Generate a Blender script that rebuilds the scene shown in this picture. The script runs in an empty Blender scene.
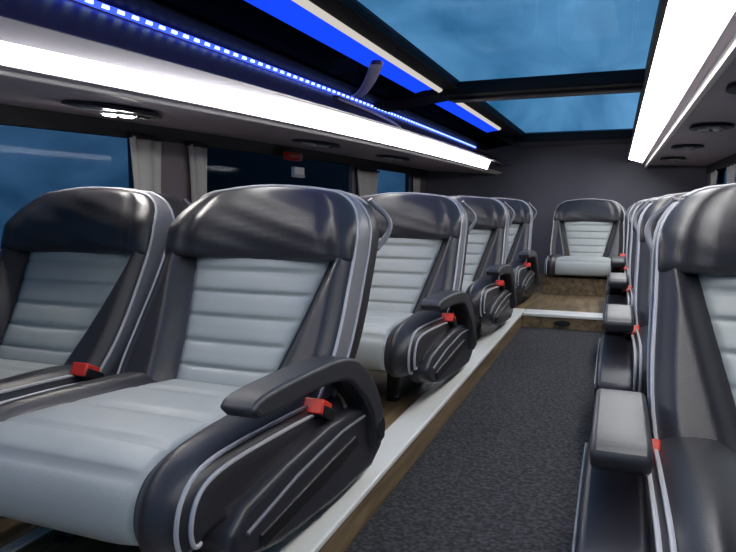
import bpy, bmesh, math, random
import numpy as np
from mathutils import Vector, Matrix
random.seed(4)
SC = bpy.context.scene
COL = SC.collection
PI = math.pi

# ------------------------------------------------------------------ helpers
def link(o, parent=None):
    COL.objects.link(o)
    if parent is not None:
        o.parent = parent
    return o

def mesh_obj(name, verts, faces, mat, parent=None, smooth=True, mats=None, fmat=None):
    me = bpy.data.meshes.new(name)
    me.from_pydata([tuple(v) for v in verts], [], faces)
    bm = bmesh.new(); bm.from_mesh(me)
    bmesh.ops.recalc_face_normals(bm, faces=bm.faces)
    bm.to_mesh(me); bm.free()
    me.materials.append(mat)
    if smooth:
        for p in me.polygons: p.use_smooth = True
    return link(bpy.data.objects.new(name, me), parent)

class MB:
    """collects shapes of ONE part"""
    def __init__(s): s.v = []; s.f = []
    def add(s, v, f):
        n = len(s.v); s.v += [tuple(p) for p in v]; s.f += [tuple(i + n for i in q) for q in f]; return s
    def grid(s, rows, close_u=False, close_v=False, cap=False):
        n = len(rows); m = len(rows[0]); v = [p for r in rows for p in r]; f = []
        for i in range(n if close_v else n - 1):
            for j in range(m if close_u else m - 1):
                f.append((i * m + j, i * m + (j + 1) % m, ((i + 1) % n) * m + (j + 1) % m, ((i + 1) % n) * m + j))
        if cap:
            f.append(tuple(range(m))); f.append(tuple((n - 1) * m + k for k in range(m)))
        return s.add(v, f)
    def tube(s, pts, r, n=8):
        pts = [Vector(p) for p in pts]; rows = []
        for i, p in enumerate(pts):
            t = (pts[min(i + 1, len(pts) - 1)] - pts[max(i - 1, 0)]).normalized()
            a = Vector((1, 0, 0)) if abs(t.x) < .8 else Vector((0, 0, 1))
            u = t.cross(a).normalized(); w = t.cross(u)
            rr = r[i] if isinstance(r, (list, tuple)) else r
            rows.append([p + rr * (math.cos(2 * PI * k / n) * u + math.sin(2 * PI * k / n) * w) for k in range(n)])
        return s.grid(rows, close_u=True, cap=True)
    def box(s, x0, x1, y0, y1, z0, z1):
        v = [(x, y, z) for x in (x0, x1) for y in (y0, y1) for z in (z0, z1)]
        return s.add(v, [(0, 1, 3, 2), (4, 6, 7, 5), (0, 4, 5, 1), (2, 3, 7, 6), (0, 2, 6, 4), (1, 5, 7, 3)])
    def prism_x(s, poly, x0, x1):
        n = len(poly)
        v = [(x0, a, b) for a, b in poly] + [(x1, a, b) for a, b in poly]
        return s.add(v, [tuple(range(n)), tuple(range(n, 2 * n))] + [(i, (i + 1) % n, n + (i + 1) % n, n + i) for i in range(n)])
    def prism_y(s, poly, y0, y1):
        n = len(poly)
        v = [(a, y0, b) for a, b in poly] + [(a, y1, b) for a, b in poly]
        return s.add(v, [tuple(range(n)), tuple(range(n, 2 * n))] + [(i, (i + 1) % n, n + (i + 1) % n, n + i) for i in range(n)])
    def disc(s, c, r, h, axis='z', n=20, ry=None):
        c = Vector(c); ry = ry or r; rows = []
        for rr, hh in ((.0001, 0), (1, 0), (1, h * .7), (.92, h), (.0001, h)):
            ring = []
            for k in range(n):
                a = 2 * PI * k / n; p, q = r * rr * math.cos(a), ry * rr * math.sin(a)
                ring.append(c + (Vector((p, q, hh)) if axis == 'z' else Vector((p, hh, q)) if axis == 'y' else Vector((hh, p, q))))
            rows.append(ring)
        return s.grid(rows, close_u=True)
    def build(s, name, mat, parent=None, smooth=True, bevel=0, seg=2, subsurf=0):
        o = mesh_obj(name, s.v, s.f, mat, parent, smooth)
        if bevel:
            m = o.modifiers.new('bevel', 'BEVEL'); m.width = bevel; m.segments = seg; m.limit_method = 'ANGLE'; m.angle_limit = math.radians(35)
            m.harden_normals = False
        if subsurf:
            m = o.modifiers.new('sub', 'SUBSURF'); m.levels = m.render_levels = subsurf
        if smooth and not subsurf and name not in ('backrest', 'backrest_insert', 'headrest', 'cushion', 'cushion_insert', 'bar', 'cloth'):
            try: o.data.set_sharp_from_angle(angle=math.radians(40))
            except Exception: pass
        return o

def tag(o, label=None, cat=None, group=None, kind=None):
    if label: o['label'] = label
    if cat: o['category'] = cat
    if group: o['group'] = group
    if kind: o['kind'] = kind
    return o
def empty(name, loc, rz=0):
    o = bpy.data.objects.new(name, None); o.empty_display_size = .05
    o.location = loc; o.rotation_euler = (0, 0, rz); return link(o)
def copy_tree(o, parent=None):
    c = o.copy(); COL.objects.link(c)
    for k in ('label', 'group'):
        if parent is None and k in c: del c[k]
    if parent is not None: c.parent = parent
    for ch in list(o.children): copy_tree(ch, c)
    return c
def lerp(a, b, t): return a + (b - a) * t
def sstep(t): t = min(1, max(0, t)); return t * t * (3 - 2 * t)
def interp(x, xs, ys):
    """smooth (Catmull-Rom like) interpolation"""
    if x <= xs[0]: return ys[0] + (x - xs[0]) * (ys[1] - ys[0]) / (xs[1] - xs[0])
    if x >= xs[-1]: return ys[-1] + (x - xs[-1]) * (ys[-1] - ys[-2]) / (xs[-1] - xs[-2])
    i = max(k for k in range(len(xs) - 1) if xs[k] <= x)
    h = xs[i + 1] - xs[i]; t = (x - xs[i]) / h
    def sl(k):
        if k == 0: return (ys[1] - ys[0]) / (xs[1] - xs[0])
        if k == len(xs) - 1: return (ys[-1] - ys[-2]) / (xs[-1] - xs[-2])
        return (ys[k + 1] - ys[k - 1]) / (xs[k + 1] - xs[k - 1])
    m0, m1 = sl(i) * h, sl(i + 1) * h
    return (2*t**3-3*t*t+1)*ys[i] + (t**3-2*t*t+t)*m0 + (-2*t**3+3*t*t)*ys[i+1] + (t**3-t*t)*m1

# ------------------------------------------------------------------ materials
def mat(name, col, rough=.5, metal=0, bump=0, bscale=300, coat=0, var=0, vscale=8, spec=.5):
    m = bpy.data.materials.new(name); m.use_nodes = True
    nt = m.node_tree; b = nt.nodes['Principled BSDF']
    b.inputs['Base Color'].default_value = (*col, 1); b.inputs['Roughness'].default_value = rough
    b.inputs['Metallic'].default_value = metal; b.inputs['Coat Weight'].default_value = coat
    b.inputs['Specular IOR Level'].default_value = spec
    if bump or var:
        tc = nt.nodes.new('ShaderNodeTexCoord')
    if bump:
        n = nt.nodes.new('ShaderNodeTexNoise'); n.inputs['Scale'].default_value = bscale; n.inputs['Detail'].default_value = 3
        bp = nt.nodes.new('ShaderNodeBump'); bp.inputs['Strength'].default_value = bump; bp.inputs['Distance'].default_value = .002
        nt.links.new(tc.outputs['Object'], n.inputs['Vector'])
        nt.links.new(n.outputs['Fac'], bp.inputs['Height']); nt.links.new(bp.outputs['Normal'], b.inputs['Normal'])
    if var:
        n = nt.nodes.new('ShaderNodeTexNoise'); n.inputs['Scale'].default_value = vscale; n.inputs['Detail'].default_value = 4
        r = nt.nodes.new('ShaderNodeMapRange'); r.inputs['To Min'].default_value = 1 - var; r.inputs['To Max'].default_value = 1 + var
        mx = nt.nodes.new('ShaderNodeVectorMath'); mx.operation = 'SCALE'; mx.inputs[0].default_value = col
        nt.links.new(tc.outputs['Object'], n.inputs['Vector']); nt.links.new(n.outputs['Fac'], r.inputs['Value'])
        nt.links.new(r.outputs[0], mx.inputs['Scale']); nt.links.new(mx.outputs[0], b.inputs['Base Color'])
    return m
def emit(name, col, s):
    m = bpy.data.materials.new(name); m.use_nodes = True; nt = m.node_tree
    nt.nodes.remove(nt.nodes['Principled BSDF'])
    e = nt.nodes.new('ShaderNodeEmission'); e.inputs['Color'].default_value = (*col, 1); e.inputs['Strength'].default_value = s
    nt.links.new(e.outputs[0], nt.nodes['Material Output'].inputs['Surface']); return m
def glass(name, tint, refl=.12, rough=.03):
    m = bpy.data.materials.new(name); m.use_nodes = True; nt = m.node_tree
    nt.nodes.remove(nt.nodes['Principled BSDF'])
    t = nt.nodes.new('ShaderNodeBsdfTransparent'); t.inputs['Color'].default_value = (*tint, 1)
    g = nt.nodes.new('ShaderNodeBsdfGlossy'); g.inputs['Roughness'].default_value = rough; g.inputs['Color'].default_value = (.9, .95, 1, 1)
    lw = nt.nodes.new('ShaderNodeValue'); lw.outputs[0].default_value = refl
    mx = nt.nodes.new('ShaderNodeMixShader')
    nt.links.new(lw.outputs[0], mx.inputs[0]); nt.links.new(t.outputs[0], mx.inputs[1]); nt.links.new(g.outputs[0], mx.inputs[2])
    nt.links.new(mx.outputs[0], nt.nodes['Material Output'].inputs['Surface']); return m

M_DARK = mat('charcoal_leather', (.030, .029, .036), .36, bump=.25, bscale=420, var=.15, vscale=14)
M_LIGHT = mat('pale_grey_leather', (.405, .43, .425), .45, bump=.2, bscale=380, var=.07, vscale=18)
M_GUS = mat('mid_grey_leather', (.20, .20, .23), .42, bump=.2, bscale=400)
M_PIPE = mat('light_piping', (.46, .46, .50), .45)
M_SHELL = mat('dark_shell_plastic', (.022, .022, .028), .42, bump=.1, bscale=600)
M_BLACK = mat('black_plastic', (.012, .012, .014), .4)
M_COVER = mat('side_cover_plastic', (.03, .03, .04), .38, bump=.1, bscale=500)
M_ARM = mat('armrest_vinyl', (.04, .04, .047), .40, bump=.2, bscale=400)
M_RED = mat('red_plastic', (.75, .045, .03), .35)
M_STEEL = mat('steel', (.45, .46, .48), .3, metal=1)
M_ALU = mat('aluminium_trim', (.82, .82, .80), .4, metal=0, bump=.05, bscale=200)
M_WHITE = mat('white_rail', (.80, .78, .76), .4)
M_LAV = mat('pale_coaming_panel', (.46, .43, .54), .5)
M_PURP = mat('dark_coaming', (.05, .036, .045), .45)
M_UNDER = mat('shelf_underside', (.52, .45, .51), .55, bump=.15, bscale=300)
M_BAND = mat('black_header', (.014, .012, .015), .45)
M_WALL = mat('wall_lining', (.05, .047, .056), .7, bump=.2, bscale=200)
M_BACK = mat('rear_lining', (.13, .13, .165), .6, bump=.2, bscale=150, var=.25, vscale=3)
M_PILLAR = mat('pillar_lining', (.19, .165, .195), .7)
M_CURT = mat('curtain_cloth', (.55, .55, .55), .8, bump=.3, bscale=500)
M_FRAME = mat('black_roof_frame', (.006, .006, .009), .6, spec=.2)
M_LAMP = emit('lamp_diffuser', (1, .985, .96), 9.0)
M_LAMPR = M_LAMP
M_LED = emit('blue_led_diffuser', (.035, .075, 1), 1.5)
M_DIODE = emit('blue_led_diode', (.36, .55, 1), 2.0)
M_BLUEREFL = emit('blue_reflection_glow', (.006, .045, .80), 1.0)  # blue LED reflection on the ceiling, put in as emission
M_LINE = emit('warm_trim_glow', (1, .93, .85), .42)  # lamp reflection on the roof trim, put in as emission
M_BAR = mat('lilac_bar', (.62, .56, .74), .4)
M_READ = emit('reading_lens_fill', (1, .96, .9), 230)  # lens glow added to brighten the front window seat
M_LENS = mat('reading_lens', (.6, .6, .62), .15, coat=.5)
M_GLASSW = glass('tinted_side_glass', (.42, .46, .52), .005)
M_GLASSR = glass('tinted_roof_glass', (.85, .93, .98), .04)
M_GLASSD = glass('dark_side_roof_glass', (.25, .38, .45), .025)
M_EXT = mat('outside_dark_panel', (.012, .012, .02), .6)
M_CARP = bpy.data.materials.new('carpet_pile')

def wood(name, c0, c1):
    m = bpy.data.materials.new(name); m.use_nodes = True; nt = m.node_tree; b = nt.nodes['Principled BSDF']
    tc = nt.nodes.new('ShaderNodeTexCoord'); mp = nt.nodes.new('ShaderNodeMapping'); mp.inputs['Scale'].default_value = (14, 1.5, 14)
    n = nt.nodes.new('ShaderNodeTexNoise'); n.inputs['Scale'].default_value = 2.2; n.inputs['Detail'].default_value = 6; n.inputs['Distortion'].default_value = .6
    r = nt.nodes.new('ShaderNodeValToRGB'); r.color_ramp.elements[0].position = .35; r.color_ramp.elements[1].position = .68
    r.color_ramp.elements[0].color = (*c0, 1); r.color_ramp.elements[1].color = (*c1, 1)
    nt.links.new(tc.outputs['Object'], mp.inputs[0]); nt.links.new(mp.outputs[0], n.inputs['Vector'])
    nt.links.new(n.outputs['Fac'], r.inputs[0]); nt.links.new(r.outputs[0], b.inputs['Base Color'])
    b.inputs['Roughness'].default_value = .45; return m
M_WOOD = wood('brown_wood_vinyl', (.13, .09, .05), (.30, .215, .12))
def carpet(m):
    m.use_nodes = True; nt = m.node_tree; b = nt.nodes['Principled BSDF']
    tc = nt.nodes.new('ShaderNodeTexCoord')
    n = nt.nodes.new('ShaderNodeTexNoise'); n.inputs['Scale'].default_value = 90; n.inputs['Detail'].default_value = 5
    r = nt.nodes.new('ShaderNodeValToRGB'); r.color_ramp.elements[0].position = .38; r.color_ramp.elements[1].position = .7
    r.color_ramp.elements[0].color = (.013, .013, .016, 1); r.color_ramp.elements[1].color = (.068, .068, .080, 1)
    bp = nt.nodes.new('ShaderNodeBump'); bp.inputs['Strength'].default_value = .8; bp.inputs['Distance'].default_value = .006
    nt.links.new(tc.outputs['Object'], n.inputs['Vector']); nt.links.new(n.outputs['Fac'], r.inputs[0])
    nt.links.new(r.outputs[0], b.inputs['Base Color']); nt.links.new(n.outputs['Fac'], bp.inputs['Height'])
    nt.links.new(bp.outputs[0], b.inputs['Normal']); b.inputs['Roughness'].default_value = .95
carpet(M_CARP)

# ------------------------------------------------------------------ camera
EYE = Vector((0, 0, .64)); F = 640.; VPX, VPY = 617., 205.
d = Vector(((VPX - 368) / F, -(VPY - 276) / F, 1)).normalized()
zc = Vector((0, d.z, -d.y)).normalized()
xc = -(d.cross(zc))
right = Vector((xc.x, d.x, zc.x)); up = Vector((xc.y, d.y, zc.y)); fwd = Vector((xc.z, d.z, zc.z))
cam = bpy.data.objects.new('camera', bpy.data.cameras.new('camera')); link(cam)
cam.matrix_world = Matrix(((right.x, up.x, -fwd.x, EYE.x), (right.y, up.y, -fwd.y, EYE.y), (right.z, up.z, -fwd.z, EYE.z), (0, 0, 0, 1)))
cam.data.sensor_width = 36; cam.data.lens = F / 736 * 36; cam.data.clip_start = .01
SC.camera = cam

# ------------------------------------------------------------------ setting dimensions
XL, XR, YF, YB, ZR = -1.75, .70, -1.6, 6.1, 1.20
CARPZ = -.08; XA0, XA1, YS = -.505, -.04, 3.84
def struct(o): o['kind'] = 'structure'; return o

# floor: raised platform left, right and rear, sunken aisle sub floor
struct(MB().box(XL, XA0, YF, YB, -.16, 0).build('floor', M_WOOD))
struct(MB().box(XA1, XR, YF, YB, -.16, 0).build('floor', M_WOOD))
struct(MB().box(XA0, XA1, YS, YB, -.16, 0).build('floor', M_WOOD))
struct(MB().box(XA0, XA1, YF, YS, -.16, -.10).build('floor', M_WOOD))
o = MB().box(XA0 + .002, XA1 - .002, YF, YS - .002, -.10, CARPZ).build('aisle_carpet', M_CARP)
tag(o, 'dark charcoal speckled carpet runner lying in the sunken aisle', 'carpet')
# white nosing trims
struct(MB().box(-.590, XA0 + .006, YF, YS + .15, -.012, .004).build('trim_1', M_ALU, bevel=.004))
struct(MB().box(XA0 + .008, XA1 + .01, YS - .008, YS + .15, -.014, .004).build('trim_2', M_ALU, bevel=.004))

struct(MB().box(-1.045, -1.015, YF, YB, 0, .006).build('trim_19', M_ALU, bevel=.002))
# step light in the rear riser
t = empty('step_light', (-.27, YS, -.045))
b = MB().disc((0, -.012, 0), .045, .012, 'y', ry=.017)
b.build('bezel', M_BLACK, t)
MB().disc((0, -.014, 0), .030, .004, 'y', ry=.010).build('lens', M_SHELL, t)
tag(t, 'small dark oval step light set into the brown riser at the aisle end', 'light')

# ------------------------------------------------------------------ left side shelf / coaming: lines that bow gently along the bus
def zcurve(zn, zf, y):
    t = (5.2 - y) / 4.4
    if t < 0: t = 0
    k = t ** 2.5 if t < 1 else 1 + 2.5 * (t - 1)
    return zf + (zn - zf) * k
YS_L = [YF + i * (YB - YF) / 28 for i in range(29)]
LP = {'wt': (-1.745, .918, .868), 'bt': (-1.72, .972, .924), 'ui': (-1.055, .926, .878), 'l0': (-1.015, .934, .884), 'l1': (-.985, 1.000, .915),
      'v1': (-.93, .998, .940), 'd1': (-1.182, 1.130, 1.098), 'd2': (-1.178, 1.148, 1.114)}
def lpt(k, y, dx=0, dz=0): x, zf, zn = LP[k]; return (x + dx, y, zcurve(zn, zf, y) + dz)
def strip(name, a, b, m, th=(0, 0), ys=YS_L, smooth=True):
    """solid strip between two profile lines with thickness vector th (x,z)"""
    rows = []
    for y in ys:
        p, q = a(y), b(y)
        rows.append([p, q, (q[0] + th[0], y, q[2] + th[1]), (p[0] + th[0], y, p[2] + th[1])])
    return MB().grid(rows, close_u=True, cap=True).build(name, m, smooth=smooth)
struct(strip('trim_3', lambda y: lpt('wt', y), lambda y: lpt('bt', y), M_BAND, (-.03, 0)))
struct(strip('ceiling', lambda y: lpt('bt', y), lambda y: lpt('ui', y), M_UNDER, (0, .02)))
struct(strip('trim_4', lambda y: lpt('ui', y, .010, -.006), lambda y: lpt('ui', y, .010, .009), M_WHITE, (-.012, .0)))
struct(strip('trim_5', lambda y: lpt('ui', y, .012, .006), lambda y: lpt('l0', y, .0, -.002), M_UNDER, (-.004, .012)))
YE = [-.25] + [y for y in YS_L if -.2 < y < 5.35] + [5.35]
struct(strip('ceiling', lambda y: lpt('l1', y, 0, .001), lambda y: lpt('v1', y), M_LAV, (-.003, .003)))
struct(strip('ceiling', lambda y: lpt('v1', y, 0, .001), lambda y: lpt('d1', y), M_PURP, (-.012, -.004)))
def strip_light(name, a, b, m, th, ys, label, rim):
    t = empty(name, a(ys[0])); off = Vector(a(ys[0]))
    def loc(p): return tuple(Vector(p) - off)
    rows = [[loc(a(y)), loc(b(y)), loc((b(y)[0] + th[0], y, b(y)[2] + th[1])), loc((a(y)[0] + th[0], y, a(y)[2] + th[1]))] for y in ys]
    MB().grid(rows, close_u=True, cap=True).build('diffuser', m, t)
    for y in (ys[0], ys[-1]):
        mb = MB()
        p, q = a(y), b(y); dy = .012
        v = [(p[0]+.004, y-dy, p[2]-.006), (q[0]+.004, y-dy, q[2]+.006), (q[0]+th[0]-.01, y-dy, q[2]+.006), (p[0]+th[0]-.01, y-dy, p[2]-.006)]
        v += [(x, yy + 2*dy, z) for x, yy, z in v]
        mb.add([loc(q) for q in v], [(0,1,2,3),(4,5,6,7),(0,1,5,4),(1,2,6,5),(2,3,7,6),(3,0,4,7)])
        mb.build('end_cap', rim, t)
    tag(t, label, 'light'); return t
strip_light('ceiling_light', lambda y: lpt('l0', y), lambda y: lpt('l1', y), M_LAMP, (-.02, .004), YE,
            'long white strip light on the left overhead shelf edge, above the paired seats', M_UNDER)
# rear end of coaming past lamp
# blue LED line with visible diodes
t = empty('led_strip', (-1.178, YF, 1.1)); LO = Vector((-1.178, YF, 1.1))
YL = [y for y in YS_L if y < 5.6] + [5.65]
rows = []
for y in YL:
    p, q = Vector(lpt('d1', y)) - LO, Vector(lpt('d2', y)) - LO
    rows.append([p + Vector((.010, 0, .002)), q + Vector((.012, 0, -.002)), q + Vector((.003, 0, -.002)), p + Vector((.003, 0, .002))])
MB().grid(rows, close_u=True, cap=True).build('channel', M_LED, t)
dm = None
for i in range(96):
    y = .7 + i * (5.6 - .7) / 95
    loc = (Vector(lpt('d1', y)) + Vector(lpt('d2', y))) / 2 - LO + Vector((.012, 0, 0))
    if dm is None:
        o = MB().box(-.003, .003, -.011, .011, -.004, .004).build('diode', M_DIODE, t); dm = o
    else:
        o = dm.copy(); COL.objects.link(o); o.parent = t
    o.location = loc
tag(t, 'blue dotted LED line along the left ceiling above the white strip light', 'light')

# side roof glazing, glowing LED reflection bands, glowing alu trim, roof frame
def sp(y, s, dx=0, dz=0):     # point on the sloped side between LED line and roof edge
    p = lpt('d2', y); return (lerp(p[0], -.812, s) + dx, y, lerp(p[2], ZR, s) + dz)
struct(strip('trim_6', lambda y: sp(y, .0, 0, .004), lambda y: sp(y, .2, 0, .004), M_FRAME, (0, .02)))
struct(strip('window_4', lambda y: sp(y, .2, 0, .008), lambda y: sp(y, .66, 0, .008), M_GLASSD, (0, .006)))
for k, (y0, y1) in enumerate(((YF, 3.06), (3.34, 4.9))):
    ys = [y0 + i * (y1 - y0) / 14 for i in range(15)]
    strip_light('blue_reflection', lambda y: sp(y, .66), lambda y: sp(y, .945), M_BLUEREFL, (0, .012), ys,
                ('wide glowing band for the blue LED reflection beside the large front roof pane' if k == 0 else 'short glowing band for the blue LED reflection beside the rear roof pane, behind the crossbar'), M_FRAME)['group'] = 'blue bands beside the roof panes'
strip_light('glowing_trim', lambda y: sp(y, .955, 0, -.016), lambda y: sp(y, 1.0, 0, -.010), M_LINE, (0, .012), [y for y in YS_L if y < 4.8] + [4.8],
            'thin warm white trim, made to glow like a lamp reflection, along the roof frame, edging the blue bands', M_FRAME)
struct(MB().box(-.812, -.735, YF, YB, ZR - .004, ZR + .03).build('trim_8', M_FRAME, bevel=.004))
struct(MB().box(.09, .30, YF, YB, ZR - .012, ZR + .03).build('trim_9', M_FRAME, bevel=.004))
struct(MB().box(-.735, .09, YF, 3.14, ZR + .004, ZR + .012).build('window_5', M_GLASSR))
struct(MB().box(-.735, .09, 3.28, 5.52, ZR + .004, ZR + .012).build('window_6', M_GLASSR))
# crossbar: over the roof and down the side glazing
struct(MB().box(-.83, .20, 3.10, 3.32, ZR - .030, ZR + .03).build('trim_10', M_FRAME, bevel=.006))
struct(MB().box(-.80, .14, 3.20, 3.29, ZR - .042, ZR - .032).build('trim_11', M_PURP, bevel=.003))
def pil(y0, y1):
    rows = []
    for y in (y0, y1):
        a, b_ = sp(y, .0, 0, -.012), sp(y, 1.0, .01, -.020)
        rows.append([a, b_, (b_[0], y, b_[2] + .03), (a[0], y, a[2] + .03)])
    return MB().grid(rows, close_u=True, cap=True)
struct(pil(3.10, 3.32).build('trim_12', M_FRAME, bevel=.004))
# rear roof slab
struct(MB().box(-.83, .30, 5.50, YB, ZR - .03, ZR + .03).build('ceiling', M_BACK, bevel=.004))
struct(MB().box(-.83, .30, 5.44, 5.56, ZR - .04, ZR + .02).build('trim_13', M_FRAME, bevel=.004))
# grab handle and bar standing for the lilac reflection: each a flat padded bar between two mounts
def handle(P, Q, out, w, label, m=None):
    P, Q, out = Vector(P), Vector(Q), Vector(out); t = empty('grab_handle', P); n = 14  # the lilac one is a bar standing for a reflection
    wd = (Q - P).cross(out).normalized() * w; rows = []
    for i in range(n + 1):
        u = i / n; c = (Q - P) * u + out * (.050 * math.sin(PI * u) ** .6 if 0 < u < 1 else 0)
        rows.append([c + wd * math.cos(a) + out.normalized() * .008 * math.sin(a) for a in [2 * PI * k / 10 for k in range(10)]])
    MB().grid(rows, close_u=True, cap=True).build('bar', M_BAR, t)
    for p in (Vector((0, 0, 0)), Q - P):
        MB().disc(p - Vector((0, 0, .006)), .02, .012, 'z').build('mount', M_PURP, t)
    tag(t, label, 'handle', 'grab handle and reflection stand-in bar on the left coaming')
handle(sp(2.80, .10, 0, -.006), sp(2.36, .82, 0, -.008), (.1, 0, -.5), .028, 'pale grab handle slanting across the blue band just before the roof crossbar')
def cp(y, u): return Vector(lpt('v1', y)).lerp(Vector(lpt('d1', y)), u)
handle(cp(2.54, .80), cp(2.86, .14), (.10, 0, .17), .045, 'lilac bar standing for a reflection, slanting down from the blue LED line to the strip light')  # bar shaped and coloured for a lilac reflection

# ------------------------------------------------------------------ left wall, windows, curtains
W0 = .34
segs = [(YF, -.35, 0), (-.35, -.05, 1), (-.05, 2.05, 0), (2.05, 2.42, 1), (2.42, 4.22, 0), (4.22, 4.72, 1), (4.72, 5.62, 0), (5.62, YB, 1)]
struct(MB().box(XL - .06, XL, YF, YB, -.16, W0).build('wall_left', M_WALL))
for y0, y1, solid in segs:
    if solid:
        struct(MB().box(XL - .06, XL, y0, y1, W0, .95).build('wall_left', M_PILLAR))
struct(MB().box(XL - .06, XL, YF, YB, .93, 1.30).build('wall_left', M_WALL))
nw = 1
for y0, y1, solid in segs:
    if not solid:
        struct(MB().box(XL - .035, XL - .028, y0, y1, W0, .93).build('window_%d' % nw, M_GLASSW)); nw += 1
        if nw == 4: nw = 7
def curtain(y0, y1, z0, z1, x, label, side=1, folds=3):
    t = empty('curtain', (x, y0, z0)); n = 40; rows = []
    for k in range(7):
        z = (z1 - z0) * k / 6; fl = 1 - .18 * math.sin(PI * k / 6)
        row = []
        for i in range(n + 1):
            u = i / n; row.append((side * (.018 + .012 * math.sin(u * folds * 2 * PI + .4) + .004 * math.sin(u * 17)), (y1 - y0) * (.5 + (u - .5) * fl), z))
        row += [(p[0] - side * .003, p[1], p[2]) for p in reversed(row)]
        rows.append(row)
    MB().grid(rows, close_u=True, cap=True).build('cloth', M_CURT, t)
    MB().box(side * .006, side * .030, 0, y1 - y0, z1 - z0 - .006, z1 - z0 + .006).build('rail', M_BLACK, t)
    tag(t, label, 'curtain', 'grey window curtains'); return t
curtain(1.97, 2.16, .36, .90, XL, 'pale pleated curtain at the far edge of the blue front left window', 1, 2)
curtain(2.33, 2.47, .36, .90, XL, 'narrow pleated curtain at the near edge of the dark middle left window', 1, 2)
curtain(4.25, 4.70, .36, .895, XL, 'pleated grey curtain between the dark middle window and the small rear left window', 1, 4)
curtain(5.60, 5.85, .36, .90, XL, 'thin pleated curtain in the rear left corner past the small window', 1, 2)
# signs on the window header
a = (-1.708, 3.22, .908)
t = empty('hammer_holder', a)
MB().box(0, .03, -.085, .085, -.022, .022).build('backplate', M_RED, t, bevel=.005)
MB().tube([(.034, -.07, .0), (.034, .075, .002)], .007, 8).build('hammer_handle', mat('pink_red', (.8, .25, .25), .4), t)
MB().tube([(.034, .06, -.018), (.034, .06, .018)], .009, 8).build('hammer_head', M_STEEL, t)
tag(t, 'small red emergency hammer holder under the left overhead shelf, above the dark middle window', 'emergency hammer')
t = empty('notice_card', (-1.758, 3.42, .832))
MB().box(-.02, .004, -.062, .062, -.03, .03).build('card', mat('white_card', (.75, .74, .80), .5), t, bevel=.003)
MB().box(.004, .006, -.062, .062, -.03, -.012).build('border', mat('lilac_card', (.38, .34, .44), .5), t)
tag(t, 'small white notice on the dark left window, just below the red holder', 'sign')

# ------------------------------------------------------------------ right side
struct(MB().box(XR, XR + .06, YF, YB, -.16, .36).build('wall_right', M_WALL))
struct(MB().box(XR, XR + .06, YF, YB, .90, 1.30).build('wall_right', M_WALL))
rs = [(YF, 2.2, 0), (2.2, 2.5, 1), (2.5, 4.72, 0), (4.72, 4.92, 1), (4.92, 5.6, 0), (5.6, YB, 1)]
nw = 8
for y0, y1, solid in rs:
    if solid: struct(MB().box(XR, XR + .06, y0, y1, .36, .90).build('wall_right', M_PILLAR))
    else:
        struct(MB().box(XR + .028, XR + .035, y0, y1, .36, .90).build('window_%d' % nw, M_GLASSW)); nw += 1
curtain(5.35, 5.75, .38, .895, XR, 'pale curtain on the right wall in the rear corner, behind the single seats', -1, 3)
curtain(4.55, 4.95, .38, .895, XR, 'pale curtain on the right wall at the photo edge, nearer than the corner one', -1, 3)
def rp(x, z): return lambda y: (x, y, z)
struct(strip('ceiling', rp(.222, .982), rp(XR, .965), M_UNDER, (0, .02)))
struct(strip('trim_14', rp(XR - .012, .90), rp(XR - .012, .972), M_BAND, (.02, 0)))
struct(strip('trim_15', rp(.206, .952), rp(.206, .978), M_WHITE, (.016, .0)))
struct(strip('trim_16', rp(.180, .978), rp(.208, .978), M_UNDER, (0, .015)))
strip_light('ceiling_light', rp(.178, .984), rp(.066, 1.014), M_LAMPR, (.004, .02), YE + [5.72],
            'long bright white strip light over the single seats on the right of the aisle', M_UNDER)
struct(strip('trim_17', rp(.062, 1.012), rp(.10, ZR), M_FRAME, (.02, 0)))
struct(MB().box(.30, XR + .06, YF, YB, ZR - .012, ZR + .03).build('ceiling', M_WALL))
struct(MB().box(XL - .06, -.80, YF, YB, ZR + .06, ZR + .09).build('ceiling', M_WALL))
# rear wall
struct(MB().box(XL - .06, XR + .06, YB, YB + .06, -.16, 1.30).build('wall_back', M_BACK))

# reading light consoles
def console(x, y, z, sx, label, wy=.16, rot=0):
    t = empty('reading_light', (x, y, z)); t.rotation_euler = (0, rot, 0)
    MB().disc((0, 0, -.012), sx, .014, 'z', n=28, ry=wy).build('housing', M_SHELL, t)
    for s in (-1, 1):
        l = MB().disc((s * sx * .3, wy * .1, -.020), .026, .012, 'z').build('bezel', M_WHITE, t)
        MB().disc((s * sx * .3, wy * .1, -.024), .017, .008, 'z').build('lens', M_READ if x < -1 and y < 2 else M_LENS, l)
    v = MB()
    for k in range(4): v.box(-sx * .28, sx * .28, wy * (.40 + .09 * k), wy * (.44 + .09 * k), -.018, -.010)
    v.build('vent', M_BLACK, t)
    MB().box(-sx * .3, sx * .3, -wy * .62, -wy * .44, -.018, -.010).build('button_panel', M_WHITE, t, bevel=.002)
    tag(t, label, 'reading light', 'reading light consoles under the overhead shelves'); return t
def under_z(x, y):
    a, b_ = lpt('bt', y), lpt('ui', y); u = (x - a[0]) / (b_[0] - a[0]); return a[2] + u * (b_[2] - a[2])
tilt = math.atan2(.08, .66)
for y, lab in ((1.45, 'oval reading light console, lens lit to brighten the window seat, under the left shelf, above the front left window'),
               (2.75, 'oval reading light console under the left shelf, above the red hammer holder'),
               (3.85, 'oval reading light console under the left shelf, rearmost and nearest the far window')):
    console(-1.32, y, under_z(-1.32, y) - .001, .10, lab, rot=tilt)
for y, lab in ((2.1, 'reading light console under the right shelf, cut by the photo edge'),
               (3.1, 'reading light console under the right shelf, the one showing bright chrome rings'),
               (4.1, 'reading light console under the right shelf, third one along'),
               (5.1, 'reading light console under the right shelf, farthest by the rear wall')):
    console(.36, y, .974, .085, lab, .10)

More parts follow.
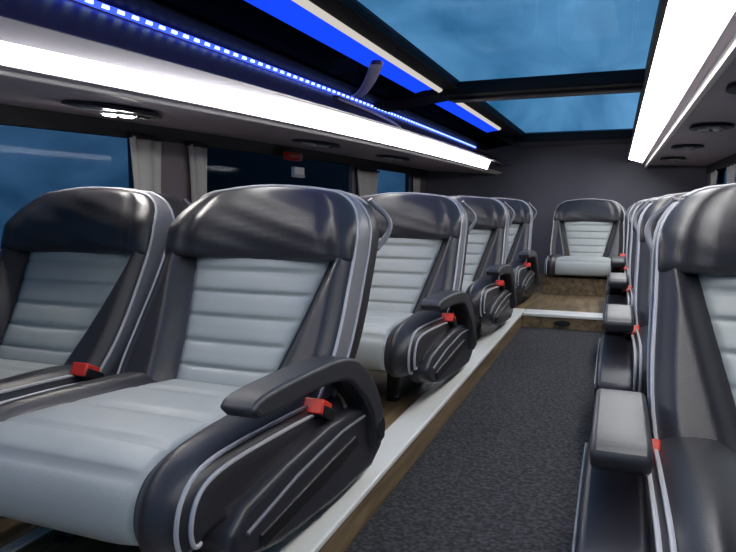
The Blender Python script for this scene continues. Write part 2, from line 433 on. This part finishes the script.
# ------------------------------------------------------------------ seats
PZ = [.10, .17, .24, .33, .43, .52, .60, .68]
PY = [-.055, -.025, .022, .092, .160, .213, .243, .262]
def path(z): return interp(z, PZ, PY)
TOPZ = .672
def wid(z):
    w = interp(z, [.12, .20, .28, .36, .46, .56, .60], [.225, .250, .264, .266, .262, .260, .260])
    if z > .560:
        r = .115; q = min(1, (z - .560) / r); w = .260 - r + r * math.sqrt(max(0, 1 - q * q))
    return w
def edge(z): return -.042 * (1 - sstep((z - .575) / .09))
def hw(z): return lerp(.118, .194, min(1, max(0, (z - .24) / .30)))
def front(x, z):
    ax = abs(x); h = hw(z); w = wid(z)
    up_ = sstep((ax - h) / .045); dn = sstep((w - ax) / .04)
    return path(z) - .062 * up_ + .020 * (1 - dn)

def make_seat(name, arm, cover=True):
    """arm: +1 armrest on +x side, -1 on -x side, 0 none"""
    root = empty(name, (0, 0, 0))
    # backrest: dark leather face
    rows = []
    for i in range(36):
        z = lerp(.13, .575, i / 35); w = wid(z)
        row = [(w * math.sin(PI / 2 * u), 0, z) for u in [k / 48 for k in range(-48, 49)]]
        rows.append([(x, front(x, z), z) for x, _, z in row])
    MB().grid(rows).build('backrest', M_DARK, root)
    # quilted pale insert
    edges = [.235, .272, .322, .376, .430, .480, .545]
    rows = []
    for j in range(6):
        for k in range(11):
            if k == 10 and j < 5: continue
            f = k / 10; z = lerp(edges[j], edges[j + 1], f); ch = (1 - abs(2 * f - 1) ** 4)
            h = hw(z); row = []
            for u in [q / 12 for q in range(-12, 13)]:
                x = h * u; e = 1 - abs(u) ** 10
                row.append((x, path(z) - .003 - .015 * ch ** .6 * (.25 + .75 * e), z))
            row = [(row[0][0] * 1.02, row[0][1] + .02, row[0][2])] + row + [(row[-1][0] * 1.02, row[-1][1] + .02, row[-1][2])]
            rows.append(row)
    rows.append([(x, y + .03, z) for x, y, z in rows[-1]])
    MB().grid(rows).build('backrest_insert', M_LIGHT, root)
    # outline polyline of the back (bottom side, up, over the top, down)
    side = [(wid(z), z) for z in [lerp(.13, .555, i / 14) for i in range(15)]]
    r = .115; arc = [(.260 - r + r * math.cos(a), .560 + r * math.sin(a)) for a in [PI / 2 * i / 8 for i in range(9)]]
    half = side + arc
    top = [(x, .675 + .012 * (1 - (x / .145) ** 2)) for x in (.10, .05, 0, -.05, -.10)]
    outl = half + top + [(-x, z) for x, z in reversed(half)]
    # gusset band
    rows = []
    for k, (q, sx) in enumerate(((0, .985), (.12, 1.004), (.5, 1.010), (1, 1.004))):
        rows.append([(x * sx, path(min(z, .67)) + lerp(edge(z), .044, q), .4 + (z - .4) * (1 + (sx - 1) * .6)) for x, z in outl])
    MB().grid(rows).build('side_gusset', M_GUS, root)
    mb = MB()
    mb.tube([(x * 1.003, path(min(z, .67)) + edge(z) + .002, .4 + (z - .4) * 1.004) for x, z in outl], .0038, 7)
    mb.tube([(x * 1.012, path(min(z, .67)) + .044, .4 + (z - .4) * 1.004) for x, z in outl], .0034, 7)
    mb.build('piping', M_PIPE, root)
    # rear shell
    rows = []
    for k, dy in ((1.004, .044), (1.002, .080), (.994, .116), (.965, .136), (.88, .148), (.5, .152), (.02, .152)):
        ring = []
        for x, z in outl:
            zz = .38 + (z - .38) * k; ring.append((x * k, path(min(zz, .67)) + dy, zz))
        rows.append(ring)
    MB().grid(rows, close_u=True).build('back_shell', M_SHELL, root)
    # headrest
    rows = []; n, m = 22, 34
    for i in range(n + 1):
        tau = i / n; tz = (1 - math.cos(PI * tau)) / 2
        z = lerp(.512, .674, tz); row = []
        for j in range(m + 1):
            v = -1 + 2 * j / m; u = math.sin(PI / 2 * v)
            s = math.sin(PI * tau) ** .62 if 0 < tau < 1 else 0
            c = max(0, math.cos(PI / 2 * v)) ** .5
            g = .010 * math.exp(-((abs(u) - .74) / .028) ** 2) * s
            wr = .0022 * math.sin(9 * u + 23 * tz) * s * c
            bul = (.060 * s * c) - g + wr + .010 * sstep((abs(u) - .78) / .1) * s * c
            zz = z + .012 * (1 - u * u) * tz - .010 * (1 - abs(u)) * (1 - tz)
            eg = edge(z) + .006
            row.append((1.003 * wid(z) * u, path(min(z, .67)) + lerp(.010, eg, sstep(abs(u))) * (1 if 0 < tau else .3) - bul * (1 - .25 * abs(u)), zz))
        rows.append(row)
    MB().grid(rows).build('headrest', M_DARK, root)
    # cushion: profile in y,z
    prof = [(.075, .222), (-.03, .236), (-.12, .245), (-.22, .251), (-.32, .256), (-.39, .256), (-.435, .247), (-.462, .226), (-.474, .198), (-.474, .17), (-.462, .148), (-.43, .134), (-.36, .128), (-.2, .126), (.075, .126)]
    ss = [i / (len(prof) - 1) for i in range(len(prof))]
    def pr(s): return interp(s, ss, [p[0] for p in prof]), interp(s, ss, [p[1] for p in prof])
    def nr(s):
        a = pr(max(0, s - .01)); b_ = pr(min(1, s + .01)); ty, tz = b_[0] - a[0], b_[1] - a[1]; L = math.hypot(ty, tz) or 1
        return (tz / L * 1, -ty / L)
    CWA, CWI = .280, .262
    def hwc(s): return lerp(.136, .186, sstep(s / .42))
    def cpt(x, s, off=0):
        y, z = pr(s); ny, nz = nr(s); ax = abs(x)
        CW = CWA if x * arm > 0 else CWI
        t_ = min(1, max(0, (ax - .205) / (CW - .205))); rd = 1 - math.sqrt(max(0, 1 - t_ * t_))
        fade = sstep((.82 - s) / .12)
        bol = .024 * sstep((ax - hwc(s) + .006) / .04) * fade
        d_ = bol - .055 * rd * (1 if s < .85 else .5) + off
        return (x, y + ny * d_, z + nz * d_)
    S = [i / 60 for i in range(61)]
    rows = [[cpt((CWA if k * arm > 0 else CWI) * math.sin(PI / 2 * k / 16), s) for k in [q / 2 for q in range(-32, 33)]] for s in S]
    MB().grid(rows).grid([[rows[i][0] for i in range(61)], [(rows[30][0][0] * .99, -.2, .18)] * 61]).grid([[rows[i][-1] for i in range(61)], [(rows[30][-1][0] * .99, -.2, .18)] * 61]).build('cushion', M_DARK, root)
    # cushion insert wrapping over the nose
    seams = (.0, .12, .23, .345, .46, .72); rows = []
    for a, b_ in zip(seams, seams[1:]):
        for k in range(11):
            if k == 10 and b_ != seams[-1]: continue
            f = k / 10; s = lerp(a, b_, f); ch = (1 - abs(2 * f - 1) ** 8); row = []
            for u in [q / 14 for q in range(-14, 15)]:
                e = 1 - abs(u) ** 12
                row.append(cpt(hwc(s) * u, s, .002 + .010 * ch ** .7 * (.2 + .8 * e)))
            row = [cpt(-hwc(s) * 1.02, s, -.016)] + row + [cpt(hwc(s) * 1.02, s, -.016)]
            rows.append(row)
    MB().grid(rows).build('cushion_insert', M_LIGHT, root)
    # piping down the cushion edges
    for sd in (-1, 1):
        mb = MB()
        cw = CWA if sd == arm else CWI
        for xx, off in ((cw - .016, .003), (cw - .0035, .004)):
            mb.tube([cpt(sd * xx, s, off) for s in [lerp(.09, .745, i / 40) for i in range(41)]], .0038, 7)
        mb.build('cushion_piping', M_PIPE, root)
    # pedestal and legs
    MB().prism_x([(-.34, .128), (.02, .128), (.0, .095), (-.30, .095)], -.215, .215).build('base_frame', M_BLACK, root, bevel=.006)
    for sd in (-1, 1):
        MB().prism_x([(-.29, .10), (-.02, .10), (.03, .012), (.05, 0), (-.31, 0), (-.29, .012)], sd * .15 - .022, sd * .15 + .022).build('leg', M_BLACK, root, bevel=.006)
    # covers on both sides, the aisle side is deeper
    for sd in (-1, 1):
        deep = (sd == arm)
        x0 = .236; x1 = (.371 if arm < 0 else .304) if deep else .264
        poly = [(-.405, .150), (-.36, .178), (-.22, .195), (-.05, .205), (.06, .20), (.14, .185), (.24, .165), (.27, .12), (.25, .055), (.18, .028), (-.02, .036), (-.25, .062), (-.37, .092), (-.405, .115)]
        if deep and arm < 0:
            poly = [(-.405, .150), (-.36, .178), (-.22, .195), (-.05, .205), (.06, .20), (.14, .185), (.24, .165), (.27, .12), (.27, .004), (-.39, .004), (-.405, .02)]
        c = MB().prism_x(poly, min(sd * x0, sd * x1), max(sd * x0, sd * x1)).build('side_cover', M_COVER, root, bevel=.014, seg=3)
        if deep:
            a_, b_ = sorted((sd * (x1 - .004), sd * (x1 + .006)))
            MB().prism_x([(-.33, .118), (-.05, .138), (.07, .145), (.09, .118), (-.05, .104), (-.32, .090)], a_, b_).build('handle_recess', M_BLACK, c, bevel=.004)
            MB().tube([(sd * (x1 + .004), y, z) for y, z in ((-.37, .140), (-.2, .165), (0, .178), (.12, .172))], .0035, 6).build('trim_line', M_GUS, c)
    # belt buckle on its stalk
    bs = arm if arm else 1
    bx = bs * (.278 if arm else .262)
    k = MB().tube([(bx, .05, .15), (bx, .0, .195), (bx, -.035, .222)], .010, 8).build('buckle_stalk', M_BLACK, root)
    # buckle
    ang = math.radians(28); ca, sa = math.cos(ang), math.sin(ang)
    def rot(p, c): y, z = p[1], p[2]; return (c[0] + p[0], c[1] - y * ca - z * sa * 0 - z * sa, c[2] - z * -ca + -y * -sa * 1)
    c = (bx, -.050, .232 if arm else .250)
    def bbox(x0, x1, y0, y1, z0, z1):
        m_ = MB().box(x0, x1, y0, y1, z0, z1); m_.v = [(c[0] + p[0], c[1] - p[1] * ca + p[2] * sa, c[2] + p[1] * sa + p[2] * ca) for p in m_.v]; return m_
    bk = bbox(-.022, .022, -.030, .030, -.013, .011).build('buckle', M_BLACK, root, bevel=.004)
    bbox(-.021, .021, -.012, .034, -.011, .019).build('release_button', M_RED, bk, bevel=.003)
    # armrest
    if arm:
        if arm > 0:
            outer = [(-.375, .335), (-.34, .350), (-.2, .350), (-.06, .343), (.03, .324), (.095, .287), (.155, .232), (.195, .170), (.212, .095)]
            inner = [(.158, .085), (.143, .148), (.108, .203), (.05, .250), (-.02, .290), (-.16, .308), (-.29, .312), (-.355, .318)]
            xa, xb = .262, .326
        else:
            outer = [(-.26, .295), (-.235, .312), (-.14, .318), (-.03, .318), (.05, .306), (.12, .275), (.19, .225), (.235, .165), (.255, .095)]
            inner = [(.195, .080), (.175, .140), (.125, .195), (.055, .235), (-.03, .256), (-.13, .262), (-.22, .263), (-.25, .275)]
            xa, xb = -.360, -.278
        poly = []
        for lst in (outer, inner):
            ts = list(range(len(lst)))
            for i in range(3 * (len(lst) - 1) + 1):
                poly.append((interp(i / 3, ts, [p[0] for p in lst]), interp(i / 3, ts, [p[1] for p in lst])))
        MB().prism_x(poly, xa, xb).build('armrest', M_ARM, root, bevel=.014, seg=3)
        MB().disc(((xa if arm < 0 else xb - .004) , .215 if arm < 0 else .180, .125), .026, .006 , 'x').build('pivot_cap', M_BLACK, root)
    # grab handle loop on the rear top corner
    gs = arm if arm else 1
    pts = []
    for i in range(13):
        u = i / 12; z = lerp(.655, .53, u)
        pts.append((gs * (wid(min(z, .64)) * .97 + .022 * math.sin(PI * u)), path(z) + .125 + .03 * math.sin(PI * u), z))
    MB().tube(pts, .0075, 8).build('grab_handle', M_GUS, root)
    if name == 'window_seat':
        MB().tube([(.19, path(.40) - .030, .405), (.235, path(.405) - .03, .408), (.275, path(.41) + .01, .414), (.285, path(.41) + .06, .418)], .003, 6).build('belt_strap', M_GUS, root)
        root.name = 'passenger_seat'
    tag(root, cat='seat', group='reclining coach seats'); return root

left = make_seat('passenger_seat', 1)
window = make_seat('window_seat', 0)
rear = make_seat('passenger_seat', 0)
single = make_seat('passenger_seat', -1)
def put(o, x, y, label, first):
    s = o if first else copy_tree(o); s.location = (x, y, 0); s['label'] = label; s['group'] = 'reclining coach seats'; s['category'] = 'seat'
XB, XAW, XS = -.815, -1.392, .338
Yr = [1.17 + 1.065 * i for i in range(4)]
put(left, XB, Yr[0], 'largest grey and charcoal seat in front, with drooping armrest beside the aisle', True)
put(left, XB, Yr[1], 'second aisle seat on the left, directly behind the largest front seat', False)
put(left, XB, Yr[2], 'third aisle seat on the left, beside the far end of the carpet', False)
put(left, XB, Yr[3], 'fourth and farthest aisle seat on the left, next to the centred rear seat', False)
put(window, XAW, Yr[0], 'window seat at the left photo edge, under the blue window', True)
put(rear, -.207, 5.19, 'centred rear seat facing down the aisle from behind a wooden board', True)
put(single, XS, Yr[0], 'nearest single seat at the right photo edge, with a box armrest', True)
put(single, XS, Yr[1], 'second single seat on the right, just behind the nearest one', False)
put(single, XS, Yr[2], 'third single seat on the right, mostly hidden by two seats before it', False)
put(single, XS, Yr[3], 'farthest single seat on the right, beside the centred rear seat', False)
# rear plinth under the centred seat
struct(MB().box(-.48, .02, 4.77, 4.79, 0, .122).build('trim_18', M_WOOD, bevel=.003))

# ------------------------------------------------------------------ outside
struct(MB().box(-14, 9, -10, 22, -.75, -.65).build('floor', mat('outside_concrete', (.05, .07, .1), .8)))
struct(MB().box(-5.2, -5.0, 6.05, 12.5, -.65, 4.0).build('wall_left', M_EXT))

struct(MB().box(2.4, 2.6, 2.0, 14, -.65, 4.0).build('wall_right', M_EXT))
# ------------------------------------------------------------------ world
w = bpy.data.worlds.new('world'); SC.world = w; w.use_nodes = True; nt = w.node_tree
bg = nt.nodes['Background']; tc = nt.nodes.new('ShaderNodeTexCoord')
mp = nt.nodes.new('ShaderNodeMapping'); mp.inputs['Scale'].default_value = (2.2, .9, 3.0); mp.inputs['Rotation'].default_value = (.3, .2, .5)
n = nt.nodes.new('ShaderNodeTexNoise'); n.inputs['Scale'].default_value = 2.6; n.inputs['Detail'].default_value = 5; n.inputs['Distortion'].default_value = 1.0
r = nt.nodes.new('ShaderNodeValToRGB'); e = r.color_ramp.elements
e[0].position = .3; e[0].color = (.022, .10, .20, 1); e[1].position = .72; e[1].color = (.12, .28, .46, 1)
nt.links.new(tc.outputs['Generated'], mp.inputs[0]); nt.links.new(mp.outputs[0], n.inputs['Vector'])
nt.links.new(n.outputs['Fac'], r.inputs[0]); nt.links.new(r.outputs[0], bg.inputs['Color']); bg.inputs['Strength'].default_value = 1.0

SC.view_settings.view_transform = 'Standard'; SC.view_settings.look = 'None'; SC.view_settings.gamma = 1
SC.view_settings.use_curve_mapping = False; SC.view_settings.exposure = 0.6
SC.cycles.use_denoising = True
